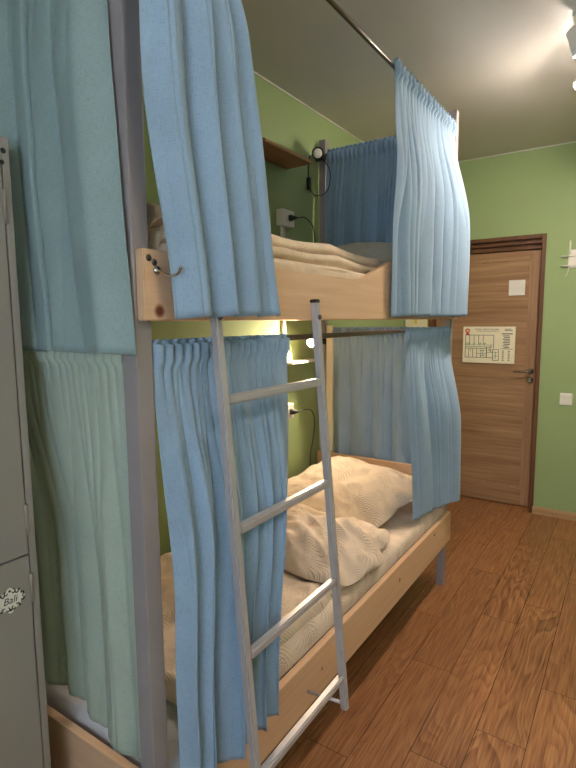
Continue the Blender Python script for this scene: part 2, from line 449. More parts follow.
# things fixed to the door
def plan_sign():
    x0, x1, z0, z1 = -1.207, -.797, 1.172, 1.472
    y = LY - .0005
    bm = B(); box(bm, (x0, y - .0025, z0), (x1, y + .0004, z1), .0006)
    W, H = x1 - x0, z1 - z0
    def q(u, v): return (x0 + u * W, z1 - v * H)
    def rect(u0, v0, u1, v1, mi):
        a = q(u0, v1); b = q(u1, v0); box(bm, (a[0], y - .0031, a[1]), (b[0], y - .0024, b[1]), 0, mi)
    def seg(u0, v0, u1, v1, t=.006, mi=1):
        if abs(u1 - u0) > abs(v1 - v0): rect(u0, v0 - t, u1, v0 + t, mi)
        else: rect(u0 - t * .75, v0, u0 + t * .75, v1, mi)
    RX = Matrix.Rotation(PI / 2, 4, 'X')
    def txt(s, u, v, size, mi=1, align='CENTER'):
        a = q(u, v); text_bm(bm, s, size, Matrix.Translation((a[0], y - .0028, a[1])) @ RX, mi, .0003, align)
    # red round emblem
    a = q(.085, .115); lathe(bm, [(.019, 0), (.019, .0006)], aim((a[0], y - .0024, a[1]), (0, -1, 0)), 24, 3)
    rect(.055, .18, .125, .235, 3)
    a = q(.085, .115); lathe(bm, [(.008, 0), (.008, .0003)], aim((a[0], y - .0030, a[1]), (0, -1, 0)), 16, 0)
    txt('ПЛАН ЭВАКУАЦИИ', .46, .085, .020)
    rect(.28, .135, .70, .142, 1)
    # rooms
    seg(.05, .235, .60, .235); seg(.05, .235, .05, .85); seg(.60, .235, .60, .62)
    seg(.05, .50, .60, .50, .004); seg(.05, .60, .48, .60, .006); seg(.05, .85, .60, .85)
    for u in (.13, .22, .31, .40): seg(u, .235, u, .50)
    for u in (.12, .20, .28): seg(u, .60, u, .85)
    seg(.47, .55, .47, .85, .01); seg(.60, .62, .70, .62); seg(.70, .62, .70, .92); seg(.59, .92, .70, .92); seg(.59, .62, .59, .92, .008)
    seg(.55, .50, .55, .70, .006); seg(.47, .70, .60, .70, .006); seg(.36, .60, .36, .85, .005); seg(.28, .74, .47, .74, .005)
    rr = random.Random(5)
    for u in (.08, .12, .22, .34, .43): seg(u, .44, u, .53, .006, 2); seg(u - .02, .46, u + .03, .46, .006, 2)
    for u0, v0, u1, v1 in ((.06, .555, .58, .555), (.16, .60, .16, .68), (.52, .55, .52, .66), (.33, .66, .44, .66), (.34, .80, .45, .80), (.40, .62, .40, .80), (.49, .64, .57, .64), (.62, .70, .68, .70), (.62, .80, .68, .80), (.64, .68, .64, .88)):
        seg(u0, v0, u1, v1, .007, 2)
    # legend blocks
    for i in range(2): seg(.80, .07 + i * .04, .92 + .03 * i, .07 + i * .04, .008)
    seg(.75, .195, .95, .195, .012)
    for i in range(8): seg(.77 + .02 * (i % 2), .25 + i * .045, .88 + .03 * rr.random(), .25 + i * .045, .010)
    seg(.73, .60, .96, .60, .006)
    for i in range(6):
        seg(.765, .66 + i * .05, .80, .66 + i * .05, .012, 1 if i % 2 else 2); seg(.875, .66 + i * .05, .91, .66 + i * .05, .012, 1 if i % 2 == 0 else 2)
    o = obj('evacuation_plan', bm, [M['paper'], M['ink'], M['greenink'], M['redink']])
    tag(o, 'cream evacuation plan sheet with floor drawing and red emblem on the oak door', 'sign')
plan_sign()
bm = B(); box(bm, (-.862, LY - .0028, 1.718), (-.742, LY - .0001, 1.838), .0006)
tag(obj('paper_sheet', bm, M['white']), 'small square white sheet stuck high on the oak door', 'paper')
bm = B(); box(bm, (-1.68, YB - .0025, 1.40), (-1.485, YB - .0001, 1.60), .0006); box(bm, (-1.60, YB - .003, 1.497), (-1.575, YB - .0024, 1.53), 0, 1)
tag(obj('notice_sheet', bm, [M['paper'], M['yellow']]), 'cream sheet with yellow mark on back wall, glimpsed between the far curtains', 'paper')

# light switch
t = thing('light_switch', 'square white light switch on green wall right of the door', 'switch', (-.401, YB, .93))
obj('plate', box(B(), (-.446, YB - .010, .885), (-.362, YB + .0, .975), .003), M['white'], t)
obj('rocker', box(B(), (-.434, YB - .016, .897), (-.374, YB - .009, .963), .003), M['white'], t)

# white hook bracket at the picture's edge
t = thing('coat_hook', 'white metal wall hook with two bars, right of the door top', 'hook', (-.40, YB, 1.97))
obj('back_plate', box(B(), (-.440, YB - .012, 1.90), (-.360, YB, 2.03), .003), M['white'], t)
bm = B()
for z in (1.915, 1.985):
    tube(bm, [(-.488, YB - .02, z), (-.312, YB - .02, z)], .0055, 8)
obj('cross_bar', bm, M['white'], t)
bm = B(); tube(bm, spline([(-.432, YB - .012, 1.92), (-.434, YB - .03, 1.885), (-.440, YB - .045, 1.855), (-.452, YB - .05, 1.835)], 5), .005, 8)
obj('prong', bm, M['white'], t)
bm = B(); tube(bm, [(-.432, YB - .016, 2.0), (-.432, YB - .018, 2.095)], .006, 8); obj('prong', bm, M['white'], t)

# ------------------------------------------------------------------ bunk bed
PXA, PXB = -.884, -.840        # front posts in x
RXA, RXB = -1.668, -1.624      # rear posts
NY0, NY1, FY0, FY1 = .708, .752, 2.865, 2.909
bed = thing('bunk_bed', 'pale pine bunk bed with grey steel posts along the green wall', 'bunk bed', (-1.25, 1.8, 0))
for xa, xb in ((PXA, PXB), (RXA, RXB)):
    for ya, yb in ((NY0, NY1), (FY0, FY1)):
        obj('post', box(B(), (xa, ya, 0), (xb, yb, 2.615), .0035), M['post'], bed)
BX0, BX1 = -.8395, -.815
bm = B()
prism(bm, [(.714, 1.533), (2.90, 1.533), (2.90, 1.775), (2.06, 1.775), (1.98, 1.766), (1.82, 1.712), (1.73, 1.682), (1.66, 1.672), (1.55, 1.668), (.714, 1.675)], 'x', BX0, BX1, .0025)
ub = obj('side_board', bm, M['ply'], bed)
lb = obj('side_board', box(B(), (BX0, .714, .275), (BX1, 2.897, .442), .003), M['ply'], bed)
for z0, z1 in ((.275, .442), (1.533, 1.668)):
    obj('side_board', box(B(), (RXB + .001, NY1, z0), (RXB + .022, FY0, z1), .003), M['ply'], bed)
obj('headboard', box(B(), (RXA, FY0 - .022, .275), (PXB - .001, FY0 - .001, .695), .003), M['plyx'], bed)
obj('headboard', box(B(), (RXB, FY0 + .008, 1.533), (PXA, FY0 + .030, 1.80), .003), M['plyx'], bed)
obj('footboard', box(B(), (RXB, NY0 + .010, .275), (PXA, NY0 + .032, .468), .003), M['plyx'], bed)
obj('footboard', box(B(), (RXB, NY0 + .010, 1.533), (PXA, NY0 + .032, 1.70), .003), M['plyx'], bed)
for z in (.30, 1.545):
    bm = B()
    for i in range(15):
        y = NY1 + .03 + i * .145
        box(bm, (RXB + .024, y, z), (BX0 - .001, y + .085, z + .018), .002)
    obj('bed_slats', bm, M['plyx'], bed)
obj('head_stile', box(B(), (RXB + .003, FY0 + .010, .696), (RXB + .048, FY0 + .028, 1.50), .003), M['paper'], bed)
# hook and bolts on the near end of the upper board
bm = B()
lathe(bm, [(.0085, 0), (.0085, .004), (.006, .006)], aim((BX1, .747, 1.634), (1, 0, 0)), 12)
tube(bm, spline([(BX1 + .004, .747, 1.634), (BX1 + .022, .746, 1.627), (BX1 + .042, .746, 1.621), (BX1 + .060, .747, 1.624), (BX1 + .070, .748, 1.638)], 6), .0032, 8)
obj('screw_hook', bm, M['chrome'], bed)
for (y, z) in ((.728, 1.657), (.742, 1.649), (1.385, 1.566), (2.60, .41)):
    bm = B(); lathe(bm, [(.007, 0), (.007, .002), (.004, .0035)], aim((BX1 - .0005, y, z), (1, 0, 0)), 12)
    obj('bolt', bm, M['screw'], bed)

# ladder
lk = .085
def lxz(z): return -.799 + lk * (1.56 - z) + .0155
lad = thing('bunk_ladder', 'grey metal ladder with four rungs against the pale upper board', 'ladder', (-.74, 1.12, .3))
def bar(bm, a, b, w, h, bev=.004):
    a, b = Vector(a), Vector(b); d = b - a; L = d.length
    q = bmesh.new(); bmesh.ops.create_cube(q, size=1); bmesh.ops.scale(q, vec=(w, h, L), verts=q.verts)
    bmesh.ops.bevel(q, geom=q.edges[:], offset=bev, segments=2, affect='EDGES')
    t = d.normalized(); yv = Vector((0, 1, 0)) if abs(t.y) < .9 else Vector((0, 0, 1)); xv = yv.cross(t).normalized(); yv = t.cross(xv)
    Mx = Matrix((xv, yv, t)).transposed().to_4x4(); Mx.translation = (a + b) / 2
    merge(bm, q, 0, Mx)
YLd, YRd = .886, 1.326
for y in (YLd, YRd):
    bm = B(); bar(bm, (lxz(1.585), y, 1.585), (lxz(.335), y, .335), .0225, .0225); r_ = obj('side_rail', bm, M['ladder'], lad)
    bm = B(); bar(bm, (lxz(1.586), y, 1.582), (lxz(1.592), y, 1.592), .023, .023, .002); obj('end_cap', bm, M['black'], r_)
    bm = B(); tube(bm, [(lxz(.358), y, .352), (BX1 + .001, y, .338)], .0055, 8); obj('bracket', bm, M['ladder'], lad)
    bm = B(); lathe(bm, [(.008, 0), (.008, .004), (.004, .007)], aim((lxz(1.54) + .0108, y, 1.54), (1, 0, 0)), 10); obj('bolt', bm, M['screw'], r_)
for z in (1.352, 1.05, .748, .442):
    bm = B(); bar(bm, (lxz(z), YLd + .012, z), (lxz(z), YRd - .010, z), .022, .022); obj('rung', bm, M['ladder'], lad)

# curtain rods
def rod(name, a, b, r, label):
    a, b = Vector(a), Vector(b)
    t = thing(name, label, 'curtain rod', a)
    d = (b - a)
    bm = B(); tube(bm, [a, b], r, 12); obj('pole', bm, M['rod'], t)
    for p, s in ((a, 1), (b, -1)):
        bm = B(); lathe(bm, [(r * 1.7, 0), (r * 1.7, .006), (r * 1.2, .012)], aim(p, d * s), 14); obj('end_cup', bm, M['rod'], t)
RODX, ZU, ZL = -.862, 2.529, 1.480
rod('curtain_rod', (RODX, NY1, ZU), (RODX, FY0, ZU), .0085, 'long dark steel rod under the ceiling along the upper bunk')
rod('curtain_rod', (RODX, NY1, ZL), (RODX, FY0, ZL), .0085, 'long steel rod along the front of the lower bunk, under the upper board')
YFR, YNR = FY0 + .022, NY0 + .022
rod('curtain_rod', (RXB, YFR, ZU), (PXA, YFR, ZU), .007, 'short rod carrying the dark curtain behind the upper pillow')
rod('curtain_rod', (RXB, FY0 + .036, ZL - .012), (PXA, FY0 + .036, ZL - .012), .007, 'short rod carrying the curtain behind the lower headboard')
rod('curtain_rod', (RXB, YNR, ZU), (PXA, YNR, ZU), .007, 'short rod carrying the green-lit blue curtain next to the locker top')
rod('curtain_rod', (RXB, YNR, ZL), (PXA, YNR, ZL), .007, 'short rod carrying the pale curtain next to the locker, mostly hidden')

# ------------------------------------------------------------------ curtains
def curtain(label, mat, axis, out, top, bot, zrod, zhem, n0, n1, folds, amp, seed, head=.022, gather=26, side=None, rod_r=.0085, mid=None, deep=(), nu=300, nv=64, blow=.006, lean=.18, edge0=None, clamp=None):
    """Cloth gathered on a rod.  axis: the rod's axis ('x'/'y'); out: sign of the side the cloth hangs on.
    top/bot: (a0,a1) span along the axis; n0/n1: perpendicular coordinate at rod / hem (floats or functions of u)."""
    rr = random.Random(seed)
    ph = [rr.uniform(0, 6.28) for _ in range(12)]
    F = lambda g: g if callable(g) else (lambda u: g)
    N1, ZH, N0 = F(n1), F(zhem), F(n0)
    rows = [(-1 + i / 4) for i in range(0, 4)] + [i / nv for i in range(nv + 1)]
    # rounded pleats with narrow grooves: many at the gathers, fewer and broader further down
    K = folds
    am = [rr.uniform(.55, 1.1) for _ in range(60)]
    def pleat(t):
        return abs(math.sin(PI * t)) ** .62
    def pos(u, v):
        vv = max(0, v)
        w1 = (.42 * noise.noise(Vector((u * K * .45, vv * .35, seed * 1.7))) + .20 * noise.noise(Vector((u * K * 1.1, vv * .8, seed * 2.3))))
        t = K * u + 1.25 * w1 + ph[3] * .1
        i = int(math.floor(t)) % 60
        fr = t - math.floor(t)
        # neighbouring pleats meet in their groove, so each may have its own height
        f = pleat(t) * am[i]
        t2 = K * 2.1 * u + 1.6 * noise.noise(Vector((u * K, vv * .6, seed * 3.1))) + ph[4]
        f2 = pleat(t2) * am[int(math.floor(t2)) % 60]
        m = sst(.02, .6, v)
        f = f * (.35 + .65 * m) + f2 * (.55 * (1 - m) + .12)
        et = sst(-.02, .10, u) * sst(-.02, .10, 1 - u)
        f *= et
        g0 = gather * u + .5 * noise.noise(Vector((u * gather * .4, 0, seed + 5)))
        g = abs(math.sin(PI * g0)) ** .7
        ga = .55 + .6 * am[int(math.floor(g0)) % 60] * .8
        if v < 0:
            q = -v
            z = zrod + head * q + .004 * (g - .5) * q
            n = N0(u) + out * (rod_r + .002 + .016 * g * ga * (.45 + .75 * q) - rod_r * .8 * q)
            a = lerp(top[0], top[1], u) + .003 * math.cos(2 * PI * g0) * q
        else:
            z = lerp(zrod, ZH(u), v) + .006 * (f - .5) * v
            A = amp * (.10 + .90 * sst(0, .45, v))
            d = v * (zrod - ZH(u))                       # metres below the rod
            puff = .45 * math.exp(-((d - .004) / .010) ** 2) + .55 * math.exp(-((d - .028) / .014) ** 2) + .45 * math.exp(-d / .09)
            gat = .025 * g * ga * puff
            base = lerp(N0(u) + out * (rod_r + .0025), N1(u), sst(0, .55, v) if mid is None else mid(v))
            n = base + out * (A * f + gat + blow * v * (1 + math.sin(3 * u + ph[8])) * .5 * et)
            for (du, w, dd) in deep: n -= out * dd * math.exp(-((u - du) / w) ** 2) * sst(0, .1, v)
            e = sst(0, 1, v) if side is None else side(v)
            a = lerp(lerp(top[0], top[1], u), lerp(bot[0], bot[1], u), e)
            a += lean * amp * math.sin(2 * PI * t) * m * et
            if edge0: a += edge0(v) * (1 - u)
            n += out * .006 * noise.noise(Vector((a * 9, z * 3.5, seed))) * min(1, v * 4)
        if clamp: n = clamp(n, z)
        return (n, a, z) if axis == 'y' else (a, n, z)
    bm = B(); uvl = bm.loops.layers.uv.new('UVMap')
    W = abs(bot[1] - bot[0]) * 1.7
    H = zrod - ZH(.5)
    grid = [[bm.verts.new(pos(i / nu, v)) for i in range(nu + 1)] for v in rows]
    for j in range(len(rows) - 1):
        for i in range(nu):
            f = bm.faces.new([grid[j][i], grid[j][i + 1], grid[j + 1][i + 1], grid[j + 1][i]])
            for lp, (ii, jj) in zip(f.loops, ((i, j), (i + 1, j), (i + 1, j + 1), (i, j + 1))):
                lp[uvl].uv = (ii / nu * W + seed, -rows[jj] * H if rows[jj] > 0 else -rows[jj] * head)
    bmesh.ops.recalc_face_normals(bm, faces=bm.faces)
    o = obj('curtain', bm, mat, None, smooth='keep')
    so = o.modifiers.new('thickness', 'SOLIDIFY'); so.thickness = .0016; so.offset = 0
    return tag(o, label, 'curtain')

# A upper foot end
curtain('blue curtain with greenish wall light in its colour, hanging down to mid height right beside the grey locker', M['cur_green_lit'], 'x', -1,
        (-1.63, -.897), (-1.62, -.826), ZU, 1.466, YNR, NY0 - .010, 4.6, .034, 11, side=lambda v: v, deep=((.665, .010, .025),), rod_r=.007, gather=18, blow=0)
# B lower foot end, tucked inside the footboard
curtain('blue curtain with pale greenish backlight in its colour, over the foot of the lower bunk, below the grey-blue one', M['cur_backlit'], 'x', -1,
        (-1.62, -.888), (-1.60, -.886), ZL, lambda u: .508 - .012 * sst(.85, 1, u), YNR, lambda u: lerp(.80, .742, sst(.45, .95, u)), 6.5, .034, 23, rod_r=.007, gather=24)
# C upper front near
curtain('bright blue curtain hanging high beside the near grey post, top out of frame', M['cur_blue'], 'y', 1,
        (.752, .930), (.757, 1.112), ZU, lambda u: 1.538 + .006 * u, RODX, -.775, 3.4, .048, 38, side=lambda v: v, gather=9, mid=lambda v: sst(0, .4, v), edge0=lambda v: -.062 * sst(0, .22, v) * (1 - sst(.5, 1.05, v)), blow=0)
# D upper front far
curtain('light blue curtain bunched on the upper rod at the far post', M['cur_blue'], 'y', 1,
        (2.052, 2.862), (1.925, 2.885), ZU, lambda u: 1.545, RODX, lambda u: lerp(-.798, -.760, sst(.6, 1, u)), 5.5, .044, 41, gather=21, side=lambda v: sst(0, .7, v), blow=0)
# E lower front near
curtain('blue curtain on the lower rod behind the ladder, reaching below the mattress', M['cur_blue'], 'y', 1,
        (.756, 1.272), (.752, 1.135), ZL, lambda u: .440 + .022 * u, RODX, -.808, 6, .060, 57, head=.012, gather=19, side=lambda v: sst(0, .9, v), clamp=lambda n, z: min(n, lxz(z) - .016 - .006 * max(0, n - lxz(z) + .016)), blow=0)
# F lower front far
curtain('blue curtain hanging at the far post over the lower pillow end', M['cur_blue'], 'y', 1,
        (2.225, 2.862), (2.405, 2.915), ZL, lambda u: .548 - .02 * u, RODX, lambda u: lerp(-.865, -.778, sst(.3, 1, u)), 5, .036, 63, head=.014, gather=17)
# G upper head end (seen from inside the bunk)
curtain('dark blue curtain closing the far head end of the upper bunk', M['cur_blue'], 'x', -1,
        (-1.618, -.892), (-1.612, -.895), ZU, 1.70, YFR, FY0 - .020, 7, .024, 71, rod_r=.007, gather=24)
# H lower head end
curtain('blue curtain behind the pillow and headboard of the lower bunk', M['cur_blue'], 'x', -1,
        (-1.585, -.892), (-1.580, -.900), ZL - .012, .630, FY0 + .036, FY0 + .050, 4.5, .046, 87, clamp=lambda n, z: max(n, FY0 + .004 - .07 * sst(.70, 1.0, z)), rod_r=.007, gather=22)

# ------------------------------------------------------------------ bedding
def soft_box(lo, hi, r, name, mat, parent=None):
    bm = B(); box(bm, lo, hi, r, 0, 4); o = obj(name, bm, mat, parent); return auto_smooth(o, 60)

t = soft_box((RXB + .026, NY1 + .004, .320), (BX0 - .012, FY0 - .026, .490), .03, 'mattress', M['mattress'])
tag(t, 'white mattress of the lower bunk, bare at the foot end', 'mattress')
t = soft_box((RXB + .026, NY1 + .004, 1.565), (BX0 - .004, FY0 - .004, 1.672), .03, 'mattress', M['mattress'])
tag(t, 'mattress of the upper bunk under the folded pinkish blanket', 'mattress')

def patch(name, mat, x0, x1, y0, y1, hfun, zb, nx=90, ny=140, parent=None, label=None, cat=None, wob=None):
    """closed cloth slab: top given by hfun(x,y), flat underside at zb; edges rounded by hfun"""
    bm = B(); uvl = bm.loops.layers.uv.new('UVMap')
    def xy(i, j):
        u, v = i / nx, j / ny
        x, y = lerp(x0, x1, u), lerp(y0, y1, v)
        if wob: dx, dy = wob(u, v); x += dx; y += dy
        return x, y
    T = [[None] * (ny + 1) for _ in range(nx + 1)]; Bt = [[None] * (ny + 1) for _ in range(nx + 1)]
    for i in range(nx + 1):
        for j in range(ny + 1):
            x, y = xy(i, j); T[i][j] = bm.verts.new((x, y, max(zb + .002, hfun(x, y, i / nx, j / ny))))
            if i in (0, nx) or j in (0, ny): Bt[i][j] = bm.verts.new((x, y, zb))
    def fc(vs):
        f = bm.faces.new(vs)
        for lp in f.loops: lp[uvl].uv = (lp.vert.co.x * 1.0, lp.vert.co.y + lp.vert.co.z)
    for i in range(nx):
        for j in range(ny): fc([T[i][j], T[i + 1][j], T[i + 1][j + 1], T[i][j + 1]])
    for i in range(nx):
        fc([T[i][0], Bt[i][0], Bt[i + 1][0], T[i + 1][0]]); fc([T[i][ny], T[i + 1][ny], Bt[i + 1][ny], Bt[i][ny]])
    for j in range(ny):
        fc([T[0][j], T[0][j + 1], Bt[0][j + 1], Bt[0][j]]); fc([T[nx][j], Bt[nx][j], Bt[nx][j + 1], T[nx][j + 1]])
    o = obj(name, bm, mat, parent); auto_smooth(o, 65)
    if label: tag(o, label, cat)
    return o

def nz(x, y, s, k=1): return noise.noise(Vector((x * s, y * s, k)))
def ridged(x, y, s, k): return 1 - abs(noise.noise(Vector((x * s, y * s, k)))) * 2

# printed sheet: thin cloth over the mattress, tucked down its front side
def sheet():
    bm = B(); uvl = bm.loops.layers.uv.new('UVMap')
    prof = [(RXB + .03, .493), (-1.4, .4935), (-1.2, .4935), (-1.0, .4935), (-.91, .4945), (-.875, .4945), (-.858, .491), (-.849, .483), (-.845, .470), (-.8445, .455), (-.8445, .440)]
    prof = [(p.x, p.y) for p in spline([(a, b, 0) for a, b in prof], 5)]
    n = 150; g = []
    for j in range(n + 1):
        y = lerp(.96, FY0 - .028, j / n); row = []; L = 0
        for i, (x, z) in enumerate(prof):
            if i: L += math.hypot(x - prof[i - 1][0], z - prof[i - 1][1])
            w = (.006 * (1 + nz(x, y, 8, 3)) + .010 * max(0, ridged(x + .5 * y, y - .6 * x, 5, 4) - .35) + .006 * max(0, ridged(x * 2, y, 9, 12) - .3)) * (1 if x < -.87 else max(0, (-.846 - x) / .024))
            row.append((bm.verts.new((x, y, z + w)), (L, y)))
        g.append(row)
    for j in range(n):
        for i in range(len(prof) - 1):
            q = [g[j][i], g[j + 1][i], g[j + 1][i + 1], g[j][i + 1]]
            f = bm.faces.new([a[0] for a in q])
            for lp, a in zip(f.loops, q): lp[uvl].uv = a[1]
    o = obj('bed_sheet', bm, M['linen'], None, smooth=True)
    so = o.modifiers.new('thickness', 'SOLIDIFY'); so.thickness = .0016; so.offset = 1
    tag(o, 'frond-printed cream sheet along the edge of the lower mattress', 'sheet')
sheet()

# duvet spread flat towards the foot end with soft rolled edge
def h_duvet(x, y, u, v):
    ed = (1 - u) * (-.872 - (RXB + .05)); e = math.sqrt(max(0, 1 - (1 - min(1, ed / .022)) ** 2))
    e2 = math.sqrt(max(0, 1 - (1 - min(1, min(v * 1.2, (1 - v) * 1.2) / .03)) ** 2))
    fold = .014 * ridged(x + .4 * y, y * .8, 4.5, 2) + .010 * nz(x, y, 4, 9) + .007 * ridged(x * 1.4 + y * .4, y * .6, 13, 5)
    cr = .009 * math.exp(-((ed - .050 - .014 * nz(y, 0, 5, 4)) / .009) ** 2)
    return .509 + (.032 + fold - cr) * e * e2 + .02 * sst(.1, .5, ed)
duvet = patch('duvet', M['linen'], RXB + .05, -.872, .90, 2.10, h_duvet, .5075, 100, 150, None,
              'crumpled cream frond-printed duvet bunched in the middle of the lower bunk', 'duvet', lambda u, v: (.012 * nz(v * 9, 0, 1, 5) * sst(.85, 1, u), 0))

def lump(name, mat, c, s, rot, seed, parent=None, ex=.55, wr=.12, seg=(72, 48), flat=.35, pt=.05, sag=None):
    """soft closed cushion: superellipsoid with seams, wrinkles and a flattened underside"""
    bm = B(); uvl = bm.loops.layers.uv.new('UVMap')
    nu_, nv_ = seg
    Rm = Matrix.Rotation(rot[2], 4, 'Z') @ Matrix.Rotation(rot[1], 4, 'Y') @ Matrix.Rotation(rot[0], 4, 'X')
    sg = lambda a, p: math.copysign(abs(a) ** p, a)
    uvs = {}
    def P(i, j):
        th = 2 * PI * i / nu_; ph = -PI / 2 + PI * j / nv_
        cx, sx, cy, sy = math.cos(th), math.sin(th), math.cos(ph), math.sin(ph)
        x = sg(cx, ex) * abs(cy) ** .6; y = sg(sx, ex) * abs(cy) ** .6
        edge = max(abs(x), abs(y)); r = math.hypot(x, y)
        z = sg(sy, 1.0) * (1 - .72 * min(1, r / 1.25) ** 2.2) ** 1.0
        w = wr * (noise.noise(Vector((x * 2.2 + seed, y * 2.2, seed))) + .55 * ridged(x * .9 + .5 * y, y, 3.1, seed + 4) - .3 + .35 * noise.noise(Vector((x * 6, y * 6, seed + 2))) + .45 * max(0, ridged(x * .8 + .7 * y, y * .5, 5.5, seed + 9) - .55))
        z += w * (1 - .4 * edge) * (1 if sy > 0 else .3)
        corner = (abs(x) * abs(y))
        x *= 1 + pt * corner; y *= 1 + pt * corner
        if z < 0: z *= flat
        v = Vector((x * s[0] * (1 + .25 * wr * noise.noise(Vector((th * 1.3, seed, 0)))), y * s[1] * (1 + .25 * wr * noise.noise(Vector((th * 1.7, seed + 5, 0)))), z * s[2]))
        if sag: v = sag(v)
        return Rm @ v + Vector(c), (x * s[0] + seed, y * s[1] + (3 if sy < 0 else 0))
    bot, uvb = P(0, 0); topv, uvt = P(0, nv_)
    rings = []
    for j in range(1, nv_):
        row = []
        for i in range(nu_):
            p, uv = P(i, j); vv = bm.verts.new(p); uvs[vv] = uv; row.append(vv)
        rings.append(row)
    vb = bm.verts.new(bot); uvs[vb] = uvb; vt = bm.verts.new(topv); uvs[vt] = uvt
    for j in range(len(rings) - 1):
        for i in range(nu_): bm.faces.new([rings[j][i], rings[j][(i + 1) % nu_], rings[j + 1][(i + 1) % nu_], rings[j + 1][i]])
    for i in range(nu_):
        bm.faces.new([vb, rings[0][(i + 1) % nu_], rings[0][i]]); bm.faces.new([vt, rings[-1][i], rings[-1][(i + 1) % nu_]])
    for f in bm.faces:
        for lp in f.loops: lp[uvl].uv = uvs[lp.vert]
    return obj(name, bm, mat, parent, smooth=True)

# bunched end of the duvet
lump('folded_end', M['linen'], (-1.17, 1.85, .572), (.345, .235, .135), (math.radians(-4), math.radians(7), math.radians(-8)), 3.3, duvet, .62, .34, (120, 80), .35)
lump('folded_edge', M['linen'], (-1.02, 1.95, .546), (.150, .25, .062), (math.radians(3), math.radians(5), math.radians(-5)), 5.9, duvet, .6, .35, (90, 50), .5)
# pillow of the lower bunk, leaning on the headboard
t = lump('pillow', M['linen2'], (-1.275, 2.490, .600), (.345, .275, .108), (math.radians(14), math.radians(2), math.radians(-14)), 8.1, None, .5, .26, (130, 80), .5, .15)
tag(t, 'plump cream frond-printed pillow against the headboard of the lower bunk', 'pillow')
t = lump('pillow', M['greypillow'], (-1.22, 2.56, 1.80), (.33, .25, .13), (math.radians(14), 0, math.radians(3)), 14.7, None, .5, .12, (80, 48), .5)
tag(t, 'grey-beige pillow on the upper bunk behind the folded blanket', 'pillow')

# folded blanket on the upper bunk: three soft layers stepping back from the board
def blanket():
    bm = B(); uvl = bm.loops.layers.uv.new('UVMap')
    prof = [(-.846, 1.674), (-.846, 1.694), (-.856, 1.706), (-.872, 1.708), (-.884, 1.703), (-.876, 1.712), (-.868, 1.724), (-.874, 1.740), (-.892, 1.746), (-.912, 1.742),
            (-.925, 1.740), (-.914, 1.750), (-.906, 1.764), (-.914, 1.782), (-.940, 1.790), (-.985, 1.787), (-1.05, 1.790), (-1.14, 1.792), (-1.24, 1.784), (-1.36, 1.770), (-1.48, 1.755), (-1.58, 1.735), (-1.62, 1.70), (-1.62, 1.674)]
    prof = [(p.x, p.y) for p in spline([(a, b, 0) for a, b in prof], 4)]
    n = 120; y0, y1 = .80, 2.20
    rings = []
    for j in range(n + 1):
        v = j / n; y = lerp(y0, y1, v)
        endr = math.sqrt(max(0, 1 - (1 - min(1, (1 - v) / .03)) ** 2)) * math.sqrt(max(0, 1 - (1 - min(1, v / .04)) ** 2))
        row = []
        L = 0
        for i, (x, z) in enumerate(prof):
            u = i / (len(prof) - 1)
            lay = sst(0, .25, u)
            sagz = .016 * noise.noise(Vector((y * 2.1, u * 2, 1))) * lay + .010 * ridged(x * 3, y * 2.4, 1, 6) * lay
            tilt = .010 * (1 - v) * lay - .010 * lay       # the stack slumps towards the pillow
            zz = 1.674 + (z + sagz + tilt - 1.674) * (.25 + .75 * endr)
            xx = x + (.012 * noise.noise(Vector((y * 3.5, z * 40, 2))) if 4 < i < len(prof) - 8 else 0)
            xx = min(xx, -.8425)
            if i: L += math.hypot(x - prof[i - 1][0], z - prof[i - 1][1])
            yy = y + (.05 * noise.noise(Vector((u * 6, 2, 8))) + .03 * math.sin(u * 30)) * sst(.85, 1, v)
            vv = bm.verts.new((xx, yy, max(zz, 1.6735))); row.append((vv, (L, y)))
        rings.append(row)
    m = len(prof)
    for j in range(n):
        for i in range(m - 1):
            q = [rings[j][i], rings[j + 1][i], rings[j + 1][i + 1], rings[j][i + 1]]
            f = bm.faces.new([a[0] for a in q])
            for lp, a in zip(f.loops, q): lp[uvl].uv = a[1]
        q = [rings[j][0], rings[j][m - 1], rings[j + 1][m - 1], rings[j + 1][0]]
        bm.faces.new([a[0] for a in q])
    bm.faces.new([a[0] for a in rings[0]]); bm.faces.new([a[0] for a in rings[n]][::-1])
    return auto_smooth(obj('blanket', bm, M['blanket']), 70)
tag(blanket(), 'pinkish-beige blanket folded in layers on the upper bunk', 'blanket')

# ------------------------------------------------------------------ wall fittings inside the bunks
t = thing('wall_shelf', 'reddish-brown wooden shelf high on the green wall above the upper bunk', 'shelf', (XL, 2.3, 2.39))
bm = B(); prism(bm, [(XL, 1.98), (XL + .10, 1.98), (-1.521, 2.105), (-1.521, 2.54), (XL, 2.55)], 'z', 2.378, 2.396, .0015); obj('board', bm, M['shelfwood'], t)
bm = B(); prism(bm, [(-1.5212, 2.106), (-1.5195, 2.106), (-1.5195, 2.540), (-1.5212, 2.540)], 'z', 2.3785, 2.3955); obj('lit_edge_strip', bm, M['skirt'], t)  # lit front edge of the board, put in as a paler strip
bm = B(); prism(bm, [(XL, 1.98), (XL + .012, 1.98), (XL + .012, 2.44), (XL, 2.44)], 'z', 2.396, 2.44, .0015); obj('back_rail', bm, M['shelfwood'], t)
t = thing('wall_shelf', 'tiny pale shelf on the green wall under the glowing lamp', 'shelf', (XL, 2.7, 1.28))
obj('board', box(B(), (XL, 2.47, 1.284), (XL + .085, 2.80, 1.296), .0015), M['white'], t)

